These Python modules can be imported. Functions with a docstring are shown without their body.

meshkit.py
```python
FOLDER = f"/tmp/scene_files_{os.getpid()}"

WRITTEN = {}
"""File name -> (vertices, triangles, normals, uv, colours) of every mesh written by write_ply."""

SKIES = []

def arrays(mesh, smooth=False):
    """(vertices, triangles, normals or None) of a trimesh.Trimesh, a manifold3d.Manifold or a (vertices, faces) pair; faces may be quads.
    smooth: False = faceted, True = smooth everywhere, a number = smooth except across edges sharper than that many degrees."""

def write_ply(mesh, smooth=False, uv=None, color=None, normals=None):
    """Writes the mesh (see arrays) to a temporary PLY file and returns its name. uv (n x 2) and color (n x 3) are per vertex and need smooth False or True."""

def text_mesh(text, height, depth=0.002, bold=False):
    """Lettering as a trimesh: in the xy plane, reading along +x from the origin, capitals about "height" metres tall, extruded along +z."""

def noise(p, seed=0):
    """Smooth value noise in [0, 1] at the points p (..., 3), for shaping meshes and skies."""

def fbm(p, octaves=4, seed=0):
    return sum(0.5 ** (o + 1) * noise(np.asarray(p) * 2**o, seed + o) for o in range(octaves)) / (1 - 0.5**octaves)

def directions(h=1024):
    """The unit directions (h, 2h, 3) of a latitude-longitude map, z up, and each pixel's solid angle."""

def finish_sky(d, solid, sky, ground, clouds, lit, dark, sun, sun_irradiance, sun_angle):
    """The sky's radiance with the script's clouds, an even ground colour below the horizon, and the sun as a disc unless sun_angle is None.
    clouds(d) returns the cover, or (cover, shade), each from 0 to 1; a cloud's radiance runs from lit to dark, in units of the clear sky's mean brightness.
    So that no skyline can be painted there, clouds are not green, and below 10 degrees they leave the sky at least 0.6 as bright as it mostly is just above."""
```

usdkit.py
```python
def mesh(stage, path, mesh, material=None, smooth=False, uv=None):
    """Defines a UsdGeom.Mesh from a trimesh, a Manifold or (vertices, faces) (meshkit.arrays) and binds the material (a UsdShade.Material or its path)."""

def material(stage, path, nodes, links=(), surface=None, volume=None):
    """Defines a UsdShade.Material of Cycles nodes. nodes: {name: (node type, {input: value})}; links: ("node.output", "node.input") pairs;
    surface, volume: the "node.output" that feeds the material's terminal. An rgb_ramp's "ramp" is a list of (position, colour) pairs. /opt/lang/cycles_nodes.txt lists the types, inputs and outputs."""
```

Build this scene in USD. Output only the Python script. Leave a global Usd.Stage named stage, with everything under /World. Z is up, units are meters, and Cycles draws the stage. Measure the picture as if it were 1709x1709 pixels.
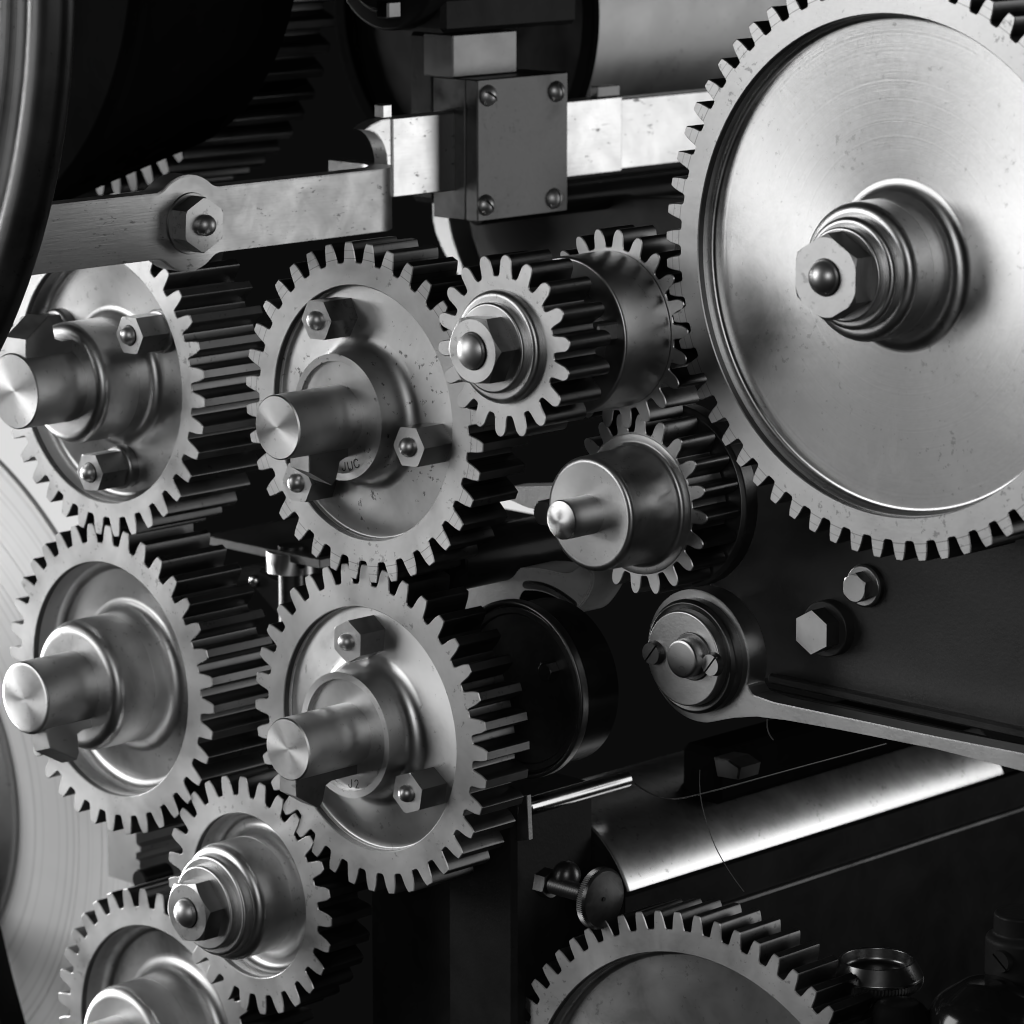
import math
import numpy as np
import trimesh
import manifold3d as m3
import shapely.geometry as sg
import shapely.ops as so
import meshkit
import usdkit
from pxr import Gf, Sdf, Usd, UsdGeom, UsdLux, UsdShade

stage = Usd.Stage.CreateInMemory()
UsdGeom.SetStageUpAxis(stage, UsdGeom.Tokens.z)
UsdGeom.SetStageMetersPerUnit(stage, 1.0)
UsdGeom.Xform.Define(stage, "/World")
UsdGeom.Scope.Define(stage, "/World/Looks")
PI = math.pi

# ---------------------------------------------------------------- camera
EYE = np.array([1.58, -1.506, 1.45])
YAW, PITCH, FPX, PXW = math.radians(44.0602), math.radians(11.356), 6346.66, 1709.0
FW = np.array([-math.sin(YAW) * math.cos(PITCH), math.cos(YAW) * math.cos(PITCH), -math.sin(PITCH)])
RT = np.cross(FW, [0, 0, 1.0]); RT /= np.linalg.norm(RT)
UP = np.cross(RT, FW)
EXPOSURE = 0.0
cam = UsdGeom.Camera.Define(stage, "/World/camera")
cam.AddTransformOp().Set(Gf.Matrix4d(*[*RT, 0, *UP, 0, *(-FW), 0, *EYE, 1]))
cam.CreateHorizontalApertureAttr(36.0)
cam.CreateVerticalApertureAttr(36.0)
cam.CreateFocalLengthAttr(36.0 * FPX / PXW)
cam.CreateClippingRangeAttr(Gf.Vec2f(0.1, 50))
cam.CreateExposureAttr(EXPOSURE)
cam.CreateFStopAttr(13.0)
cam.CreateFocusDistanceAttr(2.17)

# ---------------------------------------------------------------- lamps: windows of a dark hall, its faint glow, and two added fill lights
def area(name, pos, target, w, h, power, col=(1, 1, 1)):
    l = UsdLux.RectLight.Define(stage, "/World/" + name)
    pos, target = np.array(pos, float), np.array(target, float)
    z = pos - target; z /= np.linalg.norm(z)
    x = np.cross([0, 0, 1.0], z); x /= np.linalg.norm(x)
    y = np.cross(z, x)
    l.AddTransformOp().Set(Gf.Matrix4d(*[*x, 0, *y, 0, *z, 0, *pos, 1]))
    l.CreateWidthAttr(w); l.CreateHeightAttr(h)
    l.CreateIntensityAttr(power); l.CreateColorAttr(Gf.Vec3f(*col))
    l.CreateNormalizeAttr(False)
    return l

area("window_light_front", (-2.25, -2.75, 2.0), (0, 0, 1.0), 1.8, 1.8, 5.7)
area("window_light_left", (-2.4, -0.22, 0.70), (-0.5, 0.1, 0.85), 0.6, 1.4, 24.0)  # added fill light that brightens the face plate
area("window_light_low", (-1.75, -2.85, 0.50), (0.2, 0, 0.9), 0.9, 0.9, 1.1)  # added low fill for the great wheel and the lower right gear
area("window_light_right", (2.75, -2.95, 2.25), (0, 0, 1.0), 1.4, 1.5, 3.2)
area("window_light_back", (2.6, 2.8, 1.15), (0, 0.1, 1.1), 1.4, 2.2, 2.8)
dome = UsdLux.DomeLight.Define(stage, "/World/room_glow")
dome.CreateIntensityAttr(0.0012)
dome.CreateColorAttr(Gf.Vec3f(1, 1, 1))

# ---------------------------------------------------------------- placing: from a direction of view to a real point on a plane
def ray(px, py):
    d = RT * (px - 854.5) / FPX - UP * (py - 854.5) / FPX + FW
    return d / np.linalg.norm(d)

def at(px, py, Y):                                   # on the plane y = Y
    d = ray(px, py); return EYE + d * (Y - EYE[1]) / d[1]

def onx(px, py, X):                                  # on the plane x = X
    d = ray(px, py); return EYE + d * (X - EYE[0]) / d[0]

# ---------------------------------------------------------------- materials
MAT = {}

def steel(name, base, rough, turned=None, aniso=0.0, blotch=0.12, spots=0.0, fine=0.06, ring=0.0, metallic=1.0, scale=1.0, seed=0.0, side_shade=0.0, spec=0.5, scribe=(), rvar=1.0):
    """Bare metal. turned: 'y' or 'x' or 'z' = lathe marks round that axis of the part's own frame; 'by' = brushed along y."""
    n, l = {}, []
    n["tc"] = ("texture_coordinate", {})
    n["oi"] = ("object_info", {})
    n["ofs"] = ("vector_math", {"math_type": "multiply_add", "vector2": (7.0, 3.0, 5.0), "vector3": (seed, seed * 1.7, seed * 0.6)})
    n["shift"] = ("vector_math", {"math_type": "add"})
    l += [("oi.random", "ofs.vector1"), ("tc.object", "shift.vector1"), ("ofs.vector", "shift.vector2")]
    n["big"] = ("noise_texture", {"scale": 20.0 * scale, "detail": 6.0, "roughness": 0.62, "distortion": 0.35})
    n["fine"] = ("noise_texture", {"scale": 420.0 * scale, "detail": 3.0, "roughness": 0.6})
    l += [("shift.vector", "big.vector")]
    if turned == "by":
        n["st"] = ("mapping", {"scale": (1.0, 0.06, 1.0)})
        l += [("shift.vector", "st.vector"), ("st.vector", "fine.vector")]
    else:
        l += [("shift.vector", "fine.vector")]
    n["bramp"] = ("map_range", {"from_min": 0.3, "from_max": 0.7, "to_min": 1 - blotch, "to_max": 1 + blotch * 0.4, "clamp": True})
    l.append(("big.fac", "bramp.value"))
    n["orr"] = ("map_range", {"from_min": 0.0, "from_max": 1.0, "to_min": 0.93, "to_max": 1.04})
    n["om"] = ("math", {"math_type": "multiply"})
    l += [("oi.random", "orr.value"), ("bramp.result", "om.value1"), ("orr.result", "om.value2")]
    last = "om.value"
    if spots > 0:
        n["spn"] = ("noise_texture", {"scale": 230.0 * scale, "detail": 3.0, "roughness": 0.65})
        if turned == "by":
            n["sst"] = ("mapping", {"scale": (1.0, 0.32, 1.0)})
            l += [("shift.vector", "sst.vector"), ("sst.vector", "spn.vector")]
        else:
            l.append(("shift.vector", "spn.vector"))
        n["cl"] = ("noise_texture", {"scale": 26.0 * scale, "detail": 2.0})
        l.append(("shift.vector", "cl.vector"))
        n["clr"] = ("map_range", {"from_min": 0.42, "from_max": 0.68, "to_min": 0.10, "to_max": 0.0, "clamp": True})
        l.append(("cl.fac", "clr.value"))
        n["sub"] = ("math", {"math_type": "subtract"})
        l += [("spn.fac", "sub.value1"), ("clr.result", "sub.value2")]
        n["spr"] = ("map_range", {"from_min": 0.58, "from_max": 0.64, "to_min": 1.0, "to_max": 1.0 - spots, "clamp": True})
        l.append(("sub.value", "spr.value"))
        n["mulsp"] = ("math", {"math_type": "multiply"})
        l += [(last, "mulsp.value1"), ("spr.result", "mulsp.value2")]
        last = "mulsp.value"
    n["p"] = ("principled_bsdf", {"metallic": metallic, "anisotropic": aniso, "specular_ior_level": spec})
    n["rr"] = ("map_range", {"from_min": 0.3, "from_max": 0.7, "to_min": max(rough - 0.09 * rvar, 0.04), "to_max": rough + 0.07 * rvar, "clamp": True})
    l.append(("big.fac", "rr.value"))
    lastr = "rr.result"
    h = "fine.fac"
    if turned in ("x", "y", "z"):
        ax = {"x": (1, 0, 0), "y": (0, 1, 0), "z": (0, 0, 1)}[turned]
        n["tan"] = ("vector_math", {"math_type": "cross_product", "vector2": ax})
        l += [("tc.object", "tan.vector1"), ("tan.vector", "p.tangent")]
        n["flat"] = ("vector_math", {"math_type": "multiply", "vector2": tuple(1.0 - a for a in ax)})
        n["len"] = ("vector_math", {"math_type": "length"})
        n["dot"] = ("vector_math", {"math_type": "dot_product", "vector2": ax})
        n["rsum"] = ("math", {"math_type": "add"})
        l += [("tc.object", "flat.vector1"), ("flat.vector", "len.vector1"), ("tc.object", "dot.vector1"), ("len.value", "rsum.value1"), ("dot.value", "rsum.value2")]
        n["rn"] = ("noise_texture", {"dimensions": "1D", "scale": 900.0, "detail": 4.0, "roughness": 0.7})
        l.append(("rsum.value", "rn.w"))
        n["hm"] = ("mix_float", {"fac": 0.75})
        l += [("fine.fac", "hm.a"), ("rn.fac", "hm.b")]
        h = "hm.result"
        if ring > 0:
            n["rg"] = ("noise_texture", {"dimensions": "1D", "scale": 260.0, "detail": 2.0})
            l.append(("rsum.value", "rg.w"))
            n["rgm"] = ("map_range", {"from_min": 0.56, "from_max": 0.68, "to_min": 1.0, "to_max": 1.0 - ring, "clamp": True})
            l.append(("rg.fac", "rgm.value"))
            n["mulrg"] = ("math", {"math_type": "multiply"})
            l += [(last, "mulrg.value1"), ("rgm.result", "mulrg.value2")]
            last = "mulrg.value"
    if side_shade > 0:                                       # shade painted into the colour of tooth flanks and nut sides, by their normal
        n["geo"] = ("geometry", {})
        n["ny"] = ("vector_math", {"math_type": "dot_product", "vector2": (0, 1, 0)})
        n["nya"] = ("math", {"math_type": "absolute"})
        n["nyr"] = ("map_range", {"from_min": 0.3, "from_max": 0.75, "to_min": 1 - side_shade, "to_max": 1.0, "clamp": True})
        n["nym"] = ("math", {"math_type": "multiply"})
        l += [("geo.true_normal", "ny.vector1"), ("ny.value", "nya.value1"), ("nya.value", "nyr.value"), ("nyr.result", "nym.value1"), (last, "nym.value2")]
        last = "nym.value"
    if scribe:                                         # lines scratched round the front face by the gear cutter
        n["sfl"] = ("vector_math", {"math_type": "multiply", "vector2": (1, 0, 1)})
        n["sle"] = ("vector_math", {"math_type": "length"})
        l += [("tc.object", "sfl.vector1"), ("sfl.vector", "sle.vector1")]
        for q, rad in enumerate(scribe):
            n[f"sd{q}"] = ("math", {"math_type": "subtract", "value2": rad})
            n[f"sa{q}"] = ("math", {"math_type": "absolute"})
            n[f"sr{q}"] = ("map_range", {"from_min": 0.00012, "from_max": 0.00034, "to_min": 0.45 + 0.2 * q, "to_max": 1.0, "clamp": True})
            n[f"sm{q}"] = ("math", {"math_type": "multiply"})
            l += [("sle.value", f"sd{q}.value1"), (f"sd{q}.value", f"sa{q}.value1"), (f"sa{q}.value", f"sr{q}.value"), (f"sr{q}.result", f"sm{q}.value1"), (last, f"sm{q}.value2")]
            last = f"sm{q}.value"
    n["col"] = ("combine_color", {})
    n["sc"] = ("math", {"math_type": "multiply", "value2": base})
    l += [(last, "sc.value1"), ("sc.value", "col.r"), ("sc.value", "col.g"), ("sc.value", "col.b"), ("col.color", "p.base_color"), (lastr, "p.roughness")]
    if fine > 0:
        n["b"] = ("bump", {"strength": fine, "distance": 0.001})
        l += [(h, "b.height"), ("b.normal", "p.normal")]
    MAT[name] = usdkit.material(stage, "/World/Looks/" + name, n, l, surface="p.BSDF")

steel("ground_steel", 0.60, 0.44, blotch=0.24, spots=0.40, fine=0.05, side_shade=0.74)
steel("scribed_steel", 0.60, 0.44, blotch=0.24, spots=0.40, fine=0.05, side_shade=0.74, scribe=(0.0903, 0.0950))
steel("scribed_steel_great", 0.60, 0.44, blotch=0.24, spots=0.40, fine=0.05, side_shade=0.74, scribe=(0.1482, 0.1530))
steel("stud_steel", 0.62, 0.44, blotch=0.2, spots=0.1, fine=0.03, seed=5.5)
steel("turned_steel", 0.67, 0.40, turned="y", aniso=0.62, blotch=0.16, spots=0.30, fine=0.035)
steel("great_steel", 0.64, 0.35, turned="y", aniso=0.80, blotch=0.20, spots=0.30, fine=0.05, seed=12.0)
steel("hub_steel", 0.66, 0.40, turned="y", aniso=0.45, blotch=0.22, spots=0.30, fine=0.035, seed=6.6)
steel("spotted_steel", 0.66, 0.44, turned="y", aniso=0.45, blotch=0.30, spots=0.70, fine=0.04, seed=3.1)
steel("shaft_steel", 0.64, 0.37, turned="y", aniso=0.85, blotch=0.12, spots=0.25, fine=0.05, seed=1.3, rvar=0.35)
steel("nut_steel", 0.60, 0.40, blotch=0.25, spots=0.30, fine=0.03, seed=5.0, side_shade=0.55)
steel("arm_nut_steel", 0.40, 0.40, blotch=0.25, spots=0.30, fine=0.03, seed=5.0)
steel("bar_steel", 0.68, 0.40, turned="by", blotch=0.12, spots=0.75, fine=0.08, seed=2.2, scale=1.3)
steel("arm_steel", 0.36, 0.42, turned="by", blotch=0.07, spots=0.55, fine=0.08, seed=7.2, scale=1.9)
steel("block_steel", 0.10, 0.42, blotch=0.55, spots=0.25, fine=0.10, seed=9.9, scale=1.3)
steel("satin_steel", 0.60, 0.42, blotch=0.2, spots=0.15, fine=0.08, seed=4.7)
steel("rack_steel", 0.10, 0.40, blotch=0.2, fine=0.05, seed=1.2)
steel("dull_steel", 0.18, 0.42, blotch=0.2, spots=0.15, fine=0.10, seed=9.2)
steel("roller_steel", 0.80, 0.26, turned="y", aniso=0.5, blotch=0.12, spots=0.40, fine=0.04, seed=4.0, rvar=0.35)
steel("chrome", 0.75, 0.10, blotch=0.05, fine=0.0)
steel("cylinder_steel", 0.42, 0.50, turned="y", aniso=0.3, blotch=0.18, spots=0.25, fine=0.10, seed=6.0)
steel("plate_steel", 0.93, 0.50, turned="y", aniso=0.2, blotch=0.03, ring=0.18, fine=0.08, metallic=0.0)
steel("pale_panel", 0.85, 0.6, blotch=0.04, fine=0.0, metallic=0.0)
steel("grey_casting", 0.68, 0.5, blotch=0.25, spots=0.2, fine=0.25, metallic=0.25, seed=8.0)
steel("black_enamel", 0.014, 0.30, blotch=0.3, spots=0.0, fine=0.03, metallic=0.0, spec=0.06)
steel("black_iron", 0.020, 0.46, blotch=0.4, spots=0.2, fine=0.12, metallic=0.0, seed=2.7, spec=0.10)
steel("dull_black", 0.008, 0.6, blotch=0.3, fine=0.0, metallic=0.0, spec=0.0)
steel("frame_paint", 0.028, 0.45, blotch=0.4, spots=0.2, fine=0.10, metallic=0.0, seed=2.9, spec=0.45)
steel("rod_steel", 0.40, 0.24, blotch=0.1, fine=0.03, seed=2.9)
steel("dark_steel", 0.15, 0.35, turned="y", aniso=0.5, blotch=0.3, spots=0.2, fine=0.08, metallic=0.9)
steel("wheel_iron", 0.085, 0.40, turned="y", aniso=0.4, blotch=0.3, spots=0.35, fine=0.08, metallic=0.8)
steel("black_gloss", 0.010, 0.16, fine=0.0, metallic=0.0, spec=0.6)
steel("dark_chrome", 0.24, 0.30, blotch=0.1, fine=0.0)
steel("wire_dark", 0.10, 0.4, fine=0.0, metallic=0.5)
MAT["pane_glow"] = usdkit.material(stage, "/World/Looks/pane_glow", {"e": ("emission", {"color": (1, 1, 1), "strength": 0.72})}, surface="e.emission")  # even glow for the panes that stand in for a bright background
steel("groove_black", 0.01, 0.6, fine=0.0, metallic=0.0)

# ---------------------------------------------------------------- scene objects
COUNT = {}

def numbered(parent, name):
    k = COUNT.get((parent, name), 0); COUNT[(parent, name)] = k + 1
    return name if k == 0 else f"{name}_{k:03d}"

def thing(name, label, cat, loc=(0, 0, 0), group=None, kind=None):
    path = "/World/" + numbered("/World", name)
    x = UsdGeom.Xform.Define(stage, path); x.AddTranslateOp().Set(Gf.Vec3d(*map(float, loc)))
    p = x.GetPrim(); p.SetCustomDataByKey("label", label); p.SetCustomDataByKey("category", cat)
    if group: p.SetCustomDataByKey("group", group)
    if kind: p.SetCustomDataByKey("kind", kind)
    return path

def part(parent, name, mesh, mat, smooth=32, label=None, kind=None):
    path = parent + "/" + numbered(parent, name)
    if isinstance(mesh, m3.Manifold):
        mm = mesh.to_mesh(); mesh = trimesh.Trimesh(mm.vert_properties[:, :3], mm.tri_verts, process=True)
    usdkit.mesh(stage, path, mesh, MAT[mat], smooth=smooth)
    p = stage.GetPrimAtPath(path)
    if label: p.SetCustomDataByKey("label", label)
    if kind: p.SetCustomDataByKey("kind", kind)
    return path

def sub(parent, name, mesh, mat, **k):
    return part(parent, name, mesh, mat, **k)

# ---------------------------------------------------------------- shapes
def roundc(pts):
    """A polyline of (a, b) or (a, b, radius): the given corners are rounded by arcs."""
    out = []
    for i, p in enumerate(pts):
        if len(p) < 3 or p[2] <= 0 or i in (0, len(pts) - 1):
            out.append((p[0], p[1])); continue
        c, a, b = np.array(p[:2], float), np.array(pts[i - 1][:2], float), np.array(pts[i + 1][:2], float)
        u, v = a - c, b - c
        lu, lv = np.linalg.norm(u), np.linalg.norm(v); u /= lu; v /= lv
        ang = math.acos(max(-1, min(1, u @ v)))
        if ang > PI - 0.02:
            out.append(tuple(c)); continue
        r = p[2]; t = r / math.tan(ang / 2); lim = 0.495 * min(lu, lv)
        if t > lim: t = lim; r = t * math.tan(ang / 2)
        o = c + (u + v) / np.linalg.norm(u + v) * r / math.sin(ang / 2)
        s, e = c + u * t - o, c + v * t - o
        a0 = math.atan2(s[1], s[0]); da = (math.atan2(e[1], e[0]) - a0 + PI) % (2 * PI) - PI
        k = max(4, int(abs(da) / 0.18))
        for q in range(k + 1):
            w = a0 + da * q / k
            out.append((o[0] + r * math.cos(w), o[1] + r * math.sin(w)))
    return out

def lathe(prof, seg=144, axis="y"):
    """prof: (r, h[, corner radius]) along the outside; h runs along the axis. Turned into a surface round the axis."""
    pr = np.array(roundc(prof), float)
    keep = [0] + [i for i in range(1, len(pr)) if np.linalg.norm(pr[i] - pr[i - 1]) > 1e-7]
    pr = pr[keep]
    a = np.arange(seg) * 2 * PI / seg
    v = np.stack([pr[:, 0][:, None] * np.cos(a), np.repeat(pr[:, 1][:, None], seg, 1), pr[:, 0][:, None] * np.sin(a)], -1).reshape(-1, 3)
    n = len(pr)
    i, j = np.meshgrid(np.arange(n - 1), np.arange(seg), indexing="ij")
    q = np.stack([i * seg + j, i * seg + (j + 1) % seg, (i + 1) * seg + (j + 1) % seg, (i + 1) * seg + j], -1).reshape(-1, 4)
    f = np.vstack([q[:, [0, 1, 2]], q[:, [0, 2, 3]]])
    m = trimesh.Trimesh(v, f, process=False); m.merge_vertices(); m.update_faces(m.nondegenerate_faces())
    m.fix_normals()
    if axis == "x": m.vertices = m.vertices[:, [1, 2, 0]]
    if axis == "z": m.vertices = m.vertices[:, [2, 0, 1]]
    return m

def disc(r, h0, h1, c=0.0006, axis="y", seg=96):
    return lathe([(0, h0), (r - c, h0), (r, h0 + c), (r, h1 - c), (r - c, h1), (0, h1)], seg, axis)

def to_mesh(man):
    mm = man.to_mesh(); return trimesh.Trimesh(mm.vert_properties[:, :3], mm.tri_verts, process=True)

def toy(m):                                           # local z (towards the viewer of a front face) becomes -y
    m = m.copy() if isinstance(m, trimesh.Trimesh) else to_mesh(m)
    m.vertices = np.stack([m.vertices[:, 0], -m.vertices[:, 2], m.vertices[:, 1]], 1); return m

def tox(m):                                           # local z becomes +x, local x becomes +y, local y becomes +z
    m = m.copy() if isinstance(m, trimesh.Trimesh) else to_mesh(m)
    m.vertices = m.vertices[:, [2, 0, 1]]; return m

def moved(m, t):
    m = m.copy() if isinstance(m, trimesh.Trimesh) else to_mesh(m)
    m.vertices = m.vertices + np.array(t, float); return m

def cs(poly):
    polys = [np.array(poly.exterior.coords)[:-1]] + [np.array(h.coords)[:-1] for h in poly.interiors]
    return m3.CrossSection(polys, m3.FillRule.EvenOdd)

def slab(poly, h, bev=0.0):
    """A flat piece: the outline extruded along z from 0 to h, its two rims bevelled."""
    if isinstance(poly, (list, tuple, np.ndarray)): poly = sg.Polygon(poly)
    if not poly.exterior.is_ccw: poly = sg.polygon.orient(poly)
    c = cs(poly)
    if bev <= 0: return m3.Manifold.extrude(c, h)
    mid = m3.Manifold.extrude(c, h - 2 * bev).translate((0, 0, bev))
    inn = c.offset(-bev, m3.JoinType.Miter, 4.0)
    full = m3.Manifold.extrude(inn, h)
    half = m3.Manifold.extrude(c.offset(-bev * 0.45, m3.JoinType.Miter, 4.0), h - 2 * bev * 0.4).translate((0, 0, bev * 0.4))
    return mid + full + half

def box(x0, x1, y0, y1, z0, z1, bev=0.0008):
    """Box with chamfered edges as a hull of its shrunk faces."""
    b = min(bev, 0.3 * min(x1 - x0, y1 - y0, z1 - z0))
    pts = []
    for sx in (0, 1):
        for sy in (0, 1):
            for sz in (0, 1):
                p = np.array([(x0, x1)[sx], (y0, y1)[sy], (z0, z1)[sz]]); d = np.array([1 - 2 * sx, 1 - 2 * sy, 1 - 2 * sz]) * b
                pts += [p + d * (1, 1, 0), p + d * (1, 0, 1), p + d * (0, 1, 1)]
    return m3.Manifold.hull_points(np.array(pts))

def hexprism(flat, h, rot=0.0, cham=True, sides=6, back=False, top=0.985):
    """A nut along z from 0 to h, across flats `flat`, its outer corners chamfered."""
    rc = flat / 2 / math.cos(PI / sides)
    a = rot + np.arange(sides) * 2 * PI / sides
    p = m3.Manifold.extrude(m3.CrossSection([np.stack([rc * np.cos(a), rc * np.sin(a)], 1)]), h)
    if cham:
        rt = flat / 2 * top
        prof = [(0, 0), (rc + 0.001, 0), (rc + 0.001, h - 0.60 * (rc + 0.001 - rt)), (rt, h), (0, h)]
        p = p ^ m3.Manifold.revolve(m3.CrossSection([np.array(prof)]), 96)
    return p

def dome(r, h, base=0.0, neck=0.0, axis="y"):
    """A rounded stud end: from h=base (inside the nut) out to -neck-h along the axis."""
    pr = [(r * 0.999, base)] + [(r, -neck)]
    R = (r * r + h * h) / (2 * h)
    for k in range(1, 11):
        t = k / 10 * math.asin(min(1, r / R))
        rr = R * math.sin(math.asin(min(1, r / R)) - t)
        pr.append((max(rr, 0), -neck - (h - (R - math.sqrt(max(R * R - rr * rr, 0))))))
    return lathe(pr, 48, axis)

def gear_outline(N, m, tip, root, phase, shape=None, lean=0.0):
    """Points of a spur gear's outline and the tooth centres; angles in radians."""
    shape = shape or [(-1.0, 1.20), (-0.96, 1.05), (-0.80, 0.95), (-0.4, 0.88), (0.0, 0.80), (0.35, 0.72), (0.7, 0.61), (0.92, 0.52), (1.0, 0.43)]
    rp = N * m / 2
    pts = []
    for k in range(N):
        c = phase + 2 * PI * k / N
        left = []
        for a, ht in shape:
            r = rp + (a * (tip - rp) if a > 0 else a * (rp - root))
            left.append((r, ht * m / r))
        for r, h in left: pts.append((r * math.cos(c - h), r * math.sin(c - h)))
        for r, h in reversed(left): pts.append((r * math.cos(c + h), r * math.sin(c + h)))
    return np.array(pts)

def gear_body(N, m, tip, root, phase, W, r_in, y0=0.0, cham=0.0005, shape=None):
    """Rim with teeth, front face at y0 (towards -y), back at y0 + W; open bore of radius r_in."""
    o = gear_outline(N, m, tip, root, phase, shape)
    t = np.roll(o, -1, 0) - np.roll(o, 1, 0); t /= np.linalg.norm(t, axis=1, keepdims=True)
    nrm = np.stack([t[:, 1], -t[:, 0]], 1)
    ins = o - nrm * cham
    K = 180
    a = np.arange(K) * 2 * PI / K
    bore = lambda r: np.stack([r * np.cos(a), r * np.sin(a)], 1)
    n = len(o)
    V, F, off = [], [], 0
    def cap(outer, inner, y, flip):
        nonlocal off
        poly = sg.Polygon(outer, [inner])
        v2, f = trimesh.creation.triangulate_polygon(poly, engine="earcut")
        V.append(np.stack([v2[:, 0], np.full(len(v2), y), v2[:, 1]], 1)); F.append((f[:, ::-1] if flip else f) + off); off += len(v2)
    def wall(rings, flip):
        nonlocal off
        k = len(rings[0][0])
        for p, y in rings: V.append(np.stack([p[:, 0], np.full(k, y), p[:, 1]], 1))
        for r in range(len(rings) - 1):
            i = np.arange(k); j = (i + 1) % k; A, B = off + r * k, off + (r + 1) * k
            f = np.vstack([np.stack([A + i, B + i, B + j], 1), np.stack([A + i, B + j, A + j], 1)])
            F.append(f[:, ::-1] if flip else f)
        off += k * len(rings)
    cap(ins, bore(r_in + cham), y0, False)
    cap(ins, bore(r_in + cham), y0 + W, True)
    wall([(ins, y0), (o, y0 + cham), (o, y0 + W - cham), (ins, y0 + W)], True)
    wall([(bore(r_in + cham), y0), (bore(r_in), y0 + cham), (bore(r_in), y0 + W - cham), (bore(r_in + cham), y0 + W)], False)
    mesh = trimesh.Trimesh(np.vstack(V), np.vstack(F), process=False)
    mesh.merge_vertices(digits_vertex=7)
    mesh.fix_normals()
    return mesh

M = 0.2 / 38                                        # the module of the front train
M2 = 0.00478                                        # and of the train behind it
DEG = PI / 180

def gear_thing(label, cx, cz, Y, group=None, name="spur_gear"):
    return thing(name, label, "gear", (cx, Y, cz), group)

def web(parent, r_in, yw, r_hub, back, fil_out, fil_hub, mat="turned_steel", cone=0.0, name="web"):
    pr = [(r_in + 0.004, 0.004), (r_in - 0.00015, 0.0042), (r_in - 0.00015, yw, fil_out), (r_hub + 0.00012, yw - cone, fil_hub), (r_hub + 0.00012, yw - cone - fil_hub * 1.9 - 0.0006), (r_hub - 0.004, yw - cone - fil_hub * 1.9 - 0.0004), (r_hub - 0.004, back), (r_in + 0.004, back)]
    return part(parent, name, lathe(pr, 180), mat, smooth=40)

def hub(parent, r, y_front, y_back, bore, rnd, mat="hub_steel", name="hub"):
    pr = [(r - 0.0004, y_back), (r, y_back - 0.001), (r, y_front, rnd), (bore, y_front), (bore, y_front + 0.004)]
    return part(parent, name, lathe(pr, 144), mat, smooth=40)

def shaft(parent, r, y_front, y_back, cham=0.0008, bulge=0.0, mat="shaft_steel", name="shaft"):
    if bulge > 0:
        pr = [(0, y_front)] + [(r * 0.955 * t, y_front + bulge * t * t) for t in np.linspace(0.1, 1, 12)] + [(r * 0.985, y_front + bulge + 0.0005), (r, y_front + bulge + 0.0013), (r, y_back), (0, y_back)]
    else:
        pr = [(0, y_front), (r - cham, y_front), (r, y_front + cham), (r, y_back), (0, y_back)]
    return part(parent, name, lathe(pr, 96), mat, smooth=35)

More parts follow.
